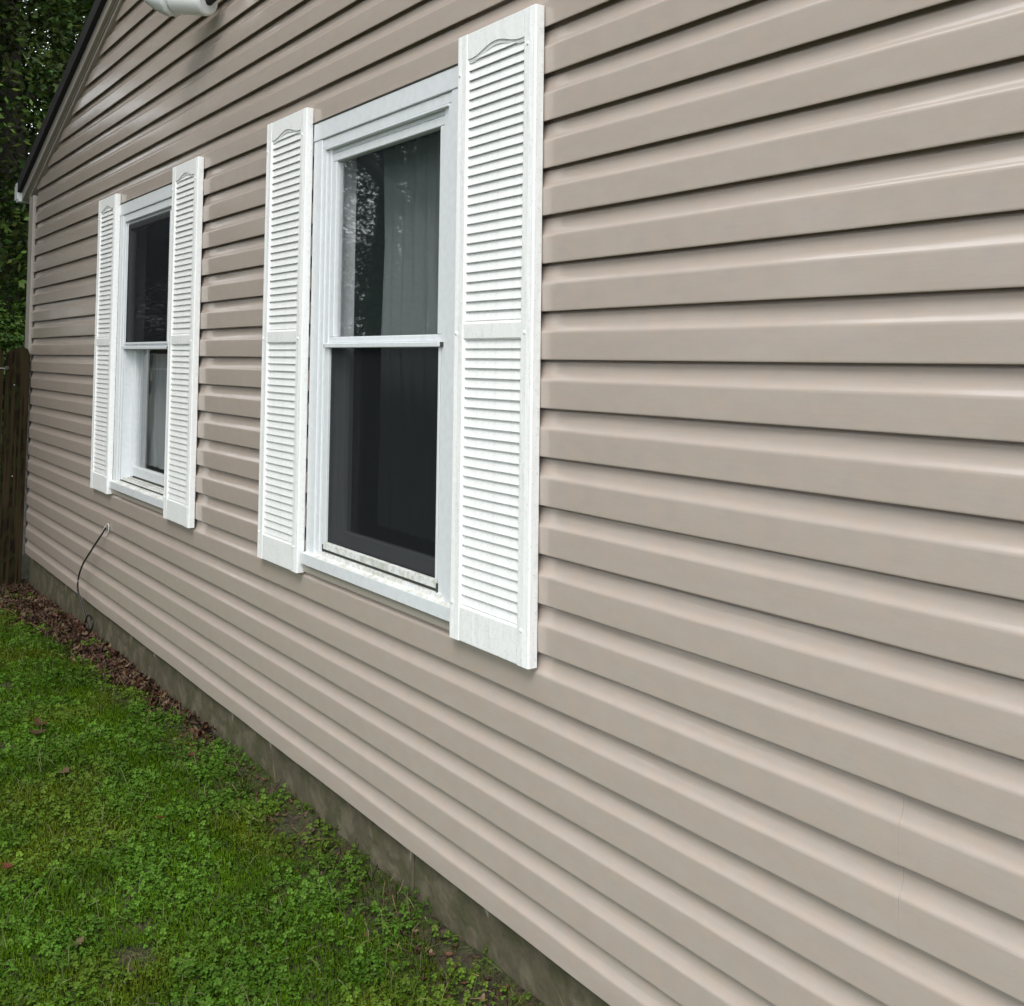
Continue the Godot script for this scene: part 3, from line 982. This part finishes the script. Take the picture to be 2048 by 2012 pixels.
func blade(st: SurfaceTool, base: Vector3, dir: Vector3, L: float, w: float, bend: float, c: Color) -> void:
	var up := Vector3.UP
	var side := dir.cross(up).normalized() * w
	var p1 := base + up * L * 0.55 + dir * L * bend * 0.35
	var p2 := base + up * L * (0.95 - bend * 0.35) + dir * L * bend
	var n := (up * 0.6 + dir * 0.2).normalized()
	st.set_color(c)
	quad(st, base - side, base + side, p1 + side * 0.8, p1 - side * 0.8, n)
	st.set_color(c)
	tri(st, p1 - side * 0.8, p1 + side * 0.8, p2, n)

func tuft_mesh(n: int, L: float, w: float, spread: float, seed_: int) -> ArrayMesh:
	var r := RandomNumberGenerator.new()
	r.seed = seed_
	var st := begin()
	for i in n:
		var a := r.randf() * TAU
		var d := Vector3(cos(a), 0, sin(a))
		var b := Vector3(r.randfn() * spread, -0.004, r.randfn() * spread)
		var k := r.randf_range(0.7, 1.35)
		blade(st, b, d, L * r.randf_range(0.5, 1.2), w * r.randf_range(0.7, 1.2), r.randf_range(0.2, 0.95), Color(k * r.randf_range(0.8, 1.3), k, k * r.randf_range(0.7, 1.2)))
	return st.commit()

func clover_mesh(n: int, seed_: int) -> ArrayMesh:
	var r := RandomNumberGenerator.new()
	r.seed = seed_
	var st := begin()
	for i in n:
		var a := r.randf() * TAU
		var q := 0.030 * sqrt(r.randf())
		var c := Vector3(cos(a) * q, r.randf_range(0.010, 0.034), sin(a) * q)
		var tilt := Vector3(r.randfn() * 0.28, 1.0, r.randfn() * 0.28).normalized()
		var k := r.randf_range(0.75, 1.3)
		var col := Color(k * r.randf_range(0.85, 1.15), k, k * r.randf_range(0.8, 1.2))
		var L := r.randf_range(0.0042, 0.0078)
		var ph := r.randf() * TAU
		# stalk
		st.set_color(col)
		tri(st, Vector3(c.x * 0.3, 0, c.z * 0.3), Vector3(c.x * 0.3 + 0.001, 0, c.z * 0.3), c, Vector3(0, 0, 1))
		for l in 3:
			var b := ph + l * TAU / 3.0
			var d := Vector3(cos(b), 0, sin(b))
			d = (d - tilt * d.dot(tilt)).normalized()
			var s := d.cross(tilt).normalized()
			var drop := -tilt * L * 0.18
			var p0 := c
			var p1 := c + d * L * 0.55 + s * L * 0.48
			var p2 := c + d * L * 1.05 + s * L * 0.22 + drop
			var p3 := c + d * L * 1.05 - s * L * 0.22 + drop
			var p4 := c + d * L * 0.55 - s * L * 0.48
			for t in [[p0, p1, p2], [p0, p2, p3], [p0, p3, p4]]:
				st.set_color(col)
				tri(st, t[0], t[1], t[2], tilt)
	return st.commit()

func scatter(n: String, label: String, category: String, mesh: Mesh, mat: Material, xf: Array, cl: Array) -> void:
	var mm := MultiMesh.new()
	mm.transform_format = MultiMesh.TRANSFORM_3D
	mm.use_colors = true
	mm.mesh = mesh
	mm.instance_count = xf.size()
	for i in xf.size():
		mm.set_instance_transform(i, xf[i])
		mm.set_instance_color(i, cl[i])
	var o := MultiMeshInstance3D.new()
	o.name = n
	o.multimesh = mm
	o.material_override = mat
	add_child(o, true)
	o.set_meta("kind", "stuff")
	o.set_meta("label", label)
	o.set_meta("category", category)

func litter_amount(x: float, z: float) -> float:
	# how thick the dead leaves lie: a drift along the foundation towards the fence
	var w := lerpf(0.08, 0.44, smoothstep(-3.6, -6.6, x)) + 0.07 * hump.get_noise_2d(x * 3.0, 3.0)
	if x > -3.55:
		return 0.0
	return (1.0 - smoothstep(w * 0.35, w, z + 0.06 * hump.get_noise_2d(x * 6.0, z * 6.0))) * (1.0 - 0.45 * smoothstep(0.15, 0.5, hump.get_noise_2d(x * 4.0 + 20.0, z * 4.0)))

func make_lawn() -> void:
	var r := RandomNumberGenerator.new()
	r.seed = 5
	var na := fbm(101, 1.7, 3)
	var nb := fbm(102, 2.6, 3)
	var nc := fbm(103, 0.9, 2)
	var bare := [Vector3(-2.394, 0.605, 0.055), Vector3(-2.78, 0.05, 0.075), Vector3(-1.98, 0.02, 0.06), Vector3(-3.9, 0.62, 0.05), Vector3(-4.6, 0.50, 0.07)]
	var gx := []
	var gc := []
	var cx := []
	var cc := []
	var lx := []
	var lc := []
	for i in 120000:
		var x := r.randf_range(-7.2, -0.4)
		var z := r.randf_range(-0.015, 2.3)
		if z > 1.3 and r.randf() < 0.35:
			continue
		var lit := litter_amount(x, z)
		if r.randf() < lit * 0.985:
			continue
		var near := 1.0 - smoothstep(0.02, 0.26, z + 0.07 * na.get_noise_2d(x * 1.5, z * 1.5))
		var gone := false
		for b in bare:
			var d: float = Vector2(x - b.x, (z - b.y) * 1.2).length() / b.z
			if d < 1.0 + 0.5 * nb.get_noise_2d(x * 9.0, z * 9.0):
				gone = true
		if gone and r.randf() < 0.93:
			continue
		var clover := smoothstep(-0.35, 0.30, nb.get_noise_2d(x * 1.4, z * 1.4))
		var tone := na.get_noise_2d(x * 1.3 + 9.0, z * 1.3)
		var yel := smoothstep(0.10, 0.45, nc.get_noise_2d(x * 1.6, z * 1.6) + 0.35 * near)
		var y := ground_y(x, z)
		var k := r.randf_range(0.75, 1.3) * (1.0 + 0.35 * tone)
		if r.randf() < 0.04 + clover * 0.30:
			if near > 0.55 and r.randf() < 0.2:
				continue
			var s := r.randf_range(0.65, 1.25)
			cx.append(Transform3D(Basis.from_euler(Vector3(0, r.randf() * TAU, 0)).scaled(Vector3(s, s * r.randf_range(0.7, 1.1), s)), Vector3(x, y, z)))
			cc.append(Color(0.070 * k * (1.0 + 0.25 * yel), 0.152 * k, 0.018 * k))
		else:
			if r.randf() < near * 0.35:
				continue
			var s2 := r.randf_range(0.45, 1.15) * (1.0 - 0.45 * near)
			gx.append(Transform3D(Basis.from_euler(Vector3(0, r.randf() * TAU, 0)).scaled(Vector3(s2, s2, s2)), Vector3(x, y, z)))
			var g := Color(0.082, 0.160, 0.006).lerp(Color(0.135, 0.150, 0.012), yel * 0.6)
			gc.append(Color(g.r * k, g.g * k, g.b * k))
			if r.randf() < 0.06:
				lx.append(Transform3D(Basis.from_euler(Vector3(r.randfn() * 0.3, r.randf() * TAU, r.randfn() * 0.3)), Vector3(x, y, z)))
				lc.append(Color(0.15 * k, 0.17 * k, 0.05 * k) if r.randf() < 0.7 else Color(0.24 * k, 0.20 * k, 0.10 * k))
	# thinner cover farther out
	for i in 14000:
		var x := r.randf_range(-7.2, 6.0)
		var z := r.randf_range(2.2, 8.0)
		var s := r.randf_range(1.0, 1.8)
		var k := r.randf_range(0.75, 1.3)
		gx.append(Transform3D(Basis.from_euler(Vector3(0, r.randf() * TAU, 0)).scaled(Vector3(s, s, s)), Vector3(x, 0.0, z)))
		gc.append(Color(0.042 * k, 0.095 * k, 0.015 * k))
	scatter("grass", "short green lawn grass beside the house", "grass", tuft_mesh(9, 0.046, 0.0010, 0.019, 6), M.grass, gx, gc)
	scatter("clover", "patches of low clover growing through the lawn", "clover", clover_mesh(7, 7), M.grass, cx, cc)
	scatter("tall_grass", "scattered longer pale grass stems in the lawn", "grass", tuft_mesh(2, 0.085, 0.0010, 0.02, 9), M.grass, lx, lc)

func leaf_shape(L: float, w: float, curl: float, lobes: int, seed_: int) -> ArrayMesh:
	# a dry leaf: midrib, lobed margin, curled and thin but closed on both faces
	var r := RandomNumberGenerator.new()
	r.seed = seed_
	var st := begin()
	var n := 10
	var rows := []
	for i in n + 1:
		var t := float(i) / n
		var half := w * pow(sin(PI * clampf(t * 0.94 + 0.04, 0.0, 1.0)), 0.7) * (1.0 + (0.35 * sin(t * PI * lobes * 2.0) if lobes > 0 else 0.0))
		var lift := curl * (t - 0.5) * (t - 0.5) * L * 2.0
		var up := curl * half * r.randf_range(0.5, 1.1)
		rows.append([Vector3(t * L - L * 0.5, lift + up, half), Vector3(t * L - L * 0.5, lift, 0), Vector3(t * L - L * 0.5, lift + up * r.randf_range(0.3, 1.2), -half)])
	var th := Vector3(0, -0.0006, 0)
	for i in n:
		for s in 2:
			var a: Vector3 = rows[i][s]
			var b: Vector3 = rows[i + 1][s]
			var c: Vector3 = rows[i + 1][s + 1]
			var d: Vector3 = rows[i][s + 1]
			var nn := (b - a).cross(d - a)
			if nn.y < 0.0:
				nn = -nn
			nn = nn.normalized() if nn.length() > 1e-12 else Vector3.UP
			st.set_color(Color.WHITE)
			quad(st, a, b, c, d, nn)
			quad(st, a + th, b + th, c + th, d + th, -nn)
	return st.commit()

func make_litter() -> void:
	var r := RandomNumberGenerator.new()
	r.seed = 19
	var xf := []
	var cl := []
	var shades := [Color(0.080, 0.034, 0.020), Color(0.055, 0.025, 0.016), Color(0.105, 0.048, 0.024), Color(0.130, 0.082, 0.050), Color(0.040, 0.019, 0.013), Color(0.095, 0.034, 0.021), Color(0.170, 0.115, 0.070)]
	var tries := 0
	while xf.size() < 5200 and tries < 60000:
		tries += 1
		var x := r.randf_range(-7.0, -3.5)
		var z := r.randf_range(-0.02, 0.50)
		var a := litter_amount(x, z)
		if r.randf() > a * (0.25 + 0.75 * smoothstep(-3.4, -4.4, x)):
			continue
		var s := r.randf_range(0.3, 1.2)
		var y := ground_y(x, z) + r.randf() * 0.022 * a
		xf.append(Transform3D(Basis.from_euler(Vector3(r.randfn() * 0.55, r.randf() * TAU, r.randfn() * 0.55)).scaled(Vector3(s, s, s)), Vector3(x, y, z)))
		var c: Color = shades[r.randi() % shades.size()]
		var k := r.randf_range(0.3, 1.1)
		cl.append(Color(c.r * k, c.g * k, c.b * k))
	# strays along the rest of the foundation
	for i in 260:
		var x := r.randf_range(-3.7, -1.4)
		var z := absf(r.randfn()) * 0.10
		var s := r.randf_range(0.3, 0.7)
		xf.append(Transform3D(Basis.from_euler(Vector3(r.randfn() * 0.4, r.randf() * TAU, r.randfn() * 0.4)).scaled(Vector3(s, s, s)), Vector3(x, ground_y(x, z) + 0.006, z)))
		var c: Color = shades[r.randi() % shades.size()]
		cl.append(c)
	scatter("leaf_litter", "drift of dead reddish brown leaves along the foundation", "leaf litter", leaf_shape(0.036, 0.008, 0.55, 0, 4), M.dead, xf, cl)
	# dry stalks in the drift
	var sx := []
	var sc := []
	for i in 520:
		var x := r.randf_range(-6.9, -1.6)
		var z := r.randf_range(0.0, 0.40)
		if litter_amount(x, z) < 0.1 and z > 0.16:
			continue
		sx.append(Transform3D(Basis.from_euler(Vector3(r.randfn() * 0.9, r.randf() * TAU, r.randfn() * 0.9)), Vector3(x, ground_y(x, z) + 0.012, z)))
		var k := r.randf_range(0.6, 1.3)
		sc.append(Color(0.20 * k, 0.165 * k, 0.095 * k))
	scatter("dry_stalks", "thin dry grass stalks lying on the dead leaves", "dry grass", tuft_mesh(2, 0.075, 0.0009, 0.02, 31), M.grass, sx, sc)
	# single fallen leaves one can point at
	var leaves := [[-3.977, 0.485, 0.105, 0.030, 0.2, Color(0.16, 0.075, 0.050), "large brown leaf on the lawn, one of a pair below the leaf drift"], [-3.905, 0.505, 0.100, 0.027, 1.0, Color(0.15, 0.085, 0.058), "brown leaf beside the large one of the pair"], [-3.514, 0.504, 0.085, 0.024, -0.4, Color(0.22, 0.13, 0.10), "pale pinkish brown leaf lying alone in the clover"], [-2.985, 0.366, 0.040, 0.013, 0.9, Color(0.20, 0.045, 0.025), "small red leaf in the middle of the lawn"], [-3.50, 0.10, 0.045, 0.019, 0.6, Color(0.34, 0.19, 0.06), "small yellow leaf beside the concrete foundation"], [-2.487, 0.705, 0.055, 0.018, 2.1, Color(0.26, 0.17, 0.11), "tan leaf near the bottom left of the lawn"], [-2.915, 0.775, 0.060, 0.019, 0.3, Color(0.24, 0.07, 0.05), "reddish leaf at the left edge of the lawn"], [-3.42, 0.13, 0.060, 0.020, 1.7, Color(0.17, 0.075, 0.045), "brown leaf beside the small yellow one"]]
	for i in leaves.size():
		var v = leaves[i]
		var t := thing("fallen_leaf", v[6], "leaf", "single fallen leaves on the lawn", Vector3(v[0], ground_y(v[0], v[1]) + 0.030, v[1]))
		t.rotation = Vector3(r.randfn() * 0.12, v[4], r.randfn() * 0.12)
		var mt := std(lin(v[5].r * 0.42, v[5].g * 0.50, v[5].b * 0.40), 0.8, 0.2)
		part(t, "blade", leaf_shape(v[2] * 0.62, v[3] * 0.62, 0.35, 3, 40 + i), mt)
		part(t, "stem", tube([Vector3(-v[2] * 0.48, 0.004, 0), Vector3(-v[2] * 0.75, 0.006, 0.004)], [0.0009, 0.0007], 5), mt)

# ------------------------------------------------------------------ scene
func _ready() -> void:
	rng.seed = 42
	# camera: level view along the wall, lens shifted down
	var cam := Camera3D.new()
	cam.name = "camera"
	add_child(cam)
	cam.transform = Transform3D(Basis(Vector3(0.588571, 0.012681, -0.808346), Vector3(0.027126, 0.999004, 0.035423), Vector3(0.80799, -0.042776, 0.587641)), Vector3(0, 1.3456, 1.3239))
	cam.projection = Camera3D.PROJECTION_FRUSTUM
	cam.near = 0.05
	cam.far = 1200.0
	cam.size = 0.05 * 2012.0 / 2051.23
	cam.frustum_offset = Vector2(0.0, -0.05 * (1006.0 - 634.98) / 2051.23)
	cam.current = true
	# overcast daylight
	var we := WorldEnvironment.new()
	we.name = "environment"
	var env := Environment.new()
	env.background_mode = Environment.BG_SKY
	var sky := Sky.new()
	var sm := ProceduralSkyMaterial.new()
	sm.sky_top_color = Color(0.93, 0.955, 0.98)
	sm.sky_horizon_color = Color(0.76, 0.78, 0.79)
	sm.sky_curve = 0.35
	sm.ground_bottom_color = Color(0.20, 0.22, 0.16)
	sm.ground_horizon_color = Color(0.45, 0.47, 0.44)
	sm.sun_angle_max = 1.0
	sky.sky_material = sm
	env.sky = sky
	env.tonemap_mode = Environment.TONE_MAPPER_LINEAR
	env.tonemap_exposure = 3.5
	env.sdfgi_enabled = true
	env.ssao_enabled = true
	env.ssil_enabled = true
	we.environment = env
	add_child(we)
	var sun := DirectionalLight3D.new()
	sun.name = "sun"
	sun.light_energy = 0.20
	sun.light_color = Color(1.0, 0.985, 0.96)
	sun.light_angular_distance = 24.0
	sun.shadow_enabled = true
	add_child(sun)
	sun.look_at_from_position(Vector3(5.0, 9.0, 6.0), Vector3.ZERO, Vector3.UP)

	materials()
	make_ground()
	make_house()
	make_floodlight()
	make_cable()
	make_fence()
	make_trees()
	make_lawn()
	make_litter()
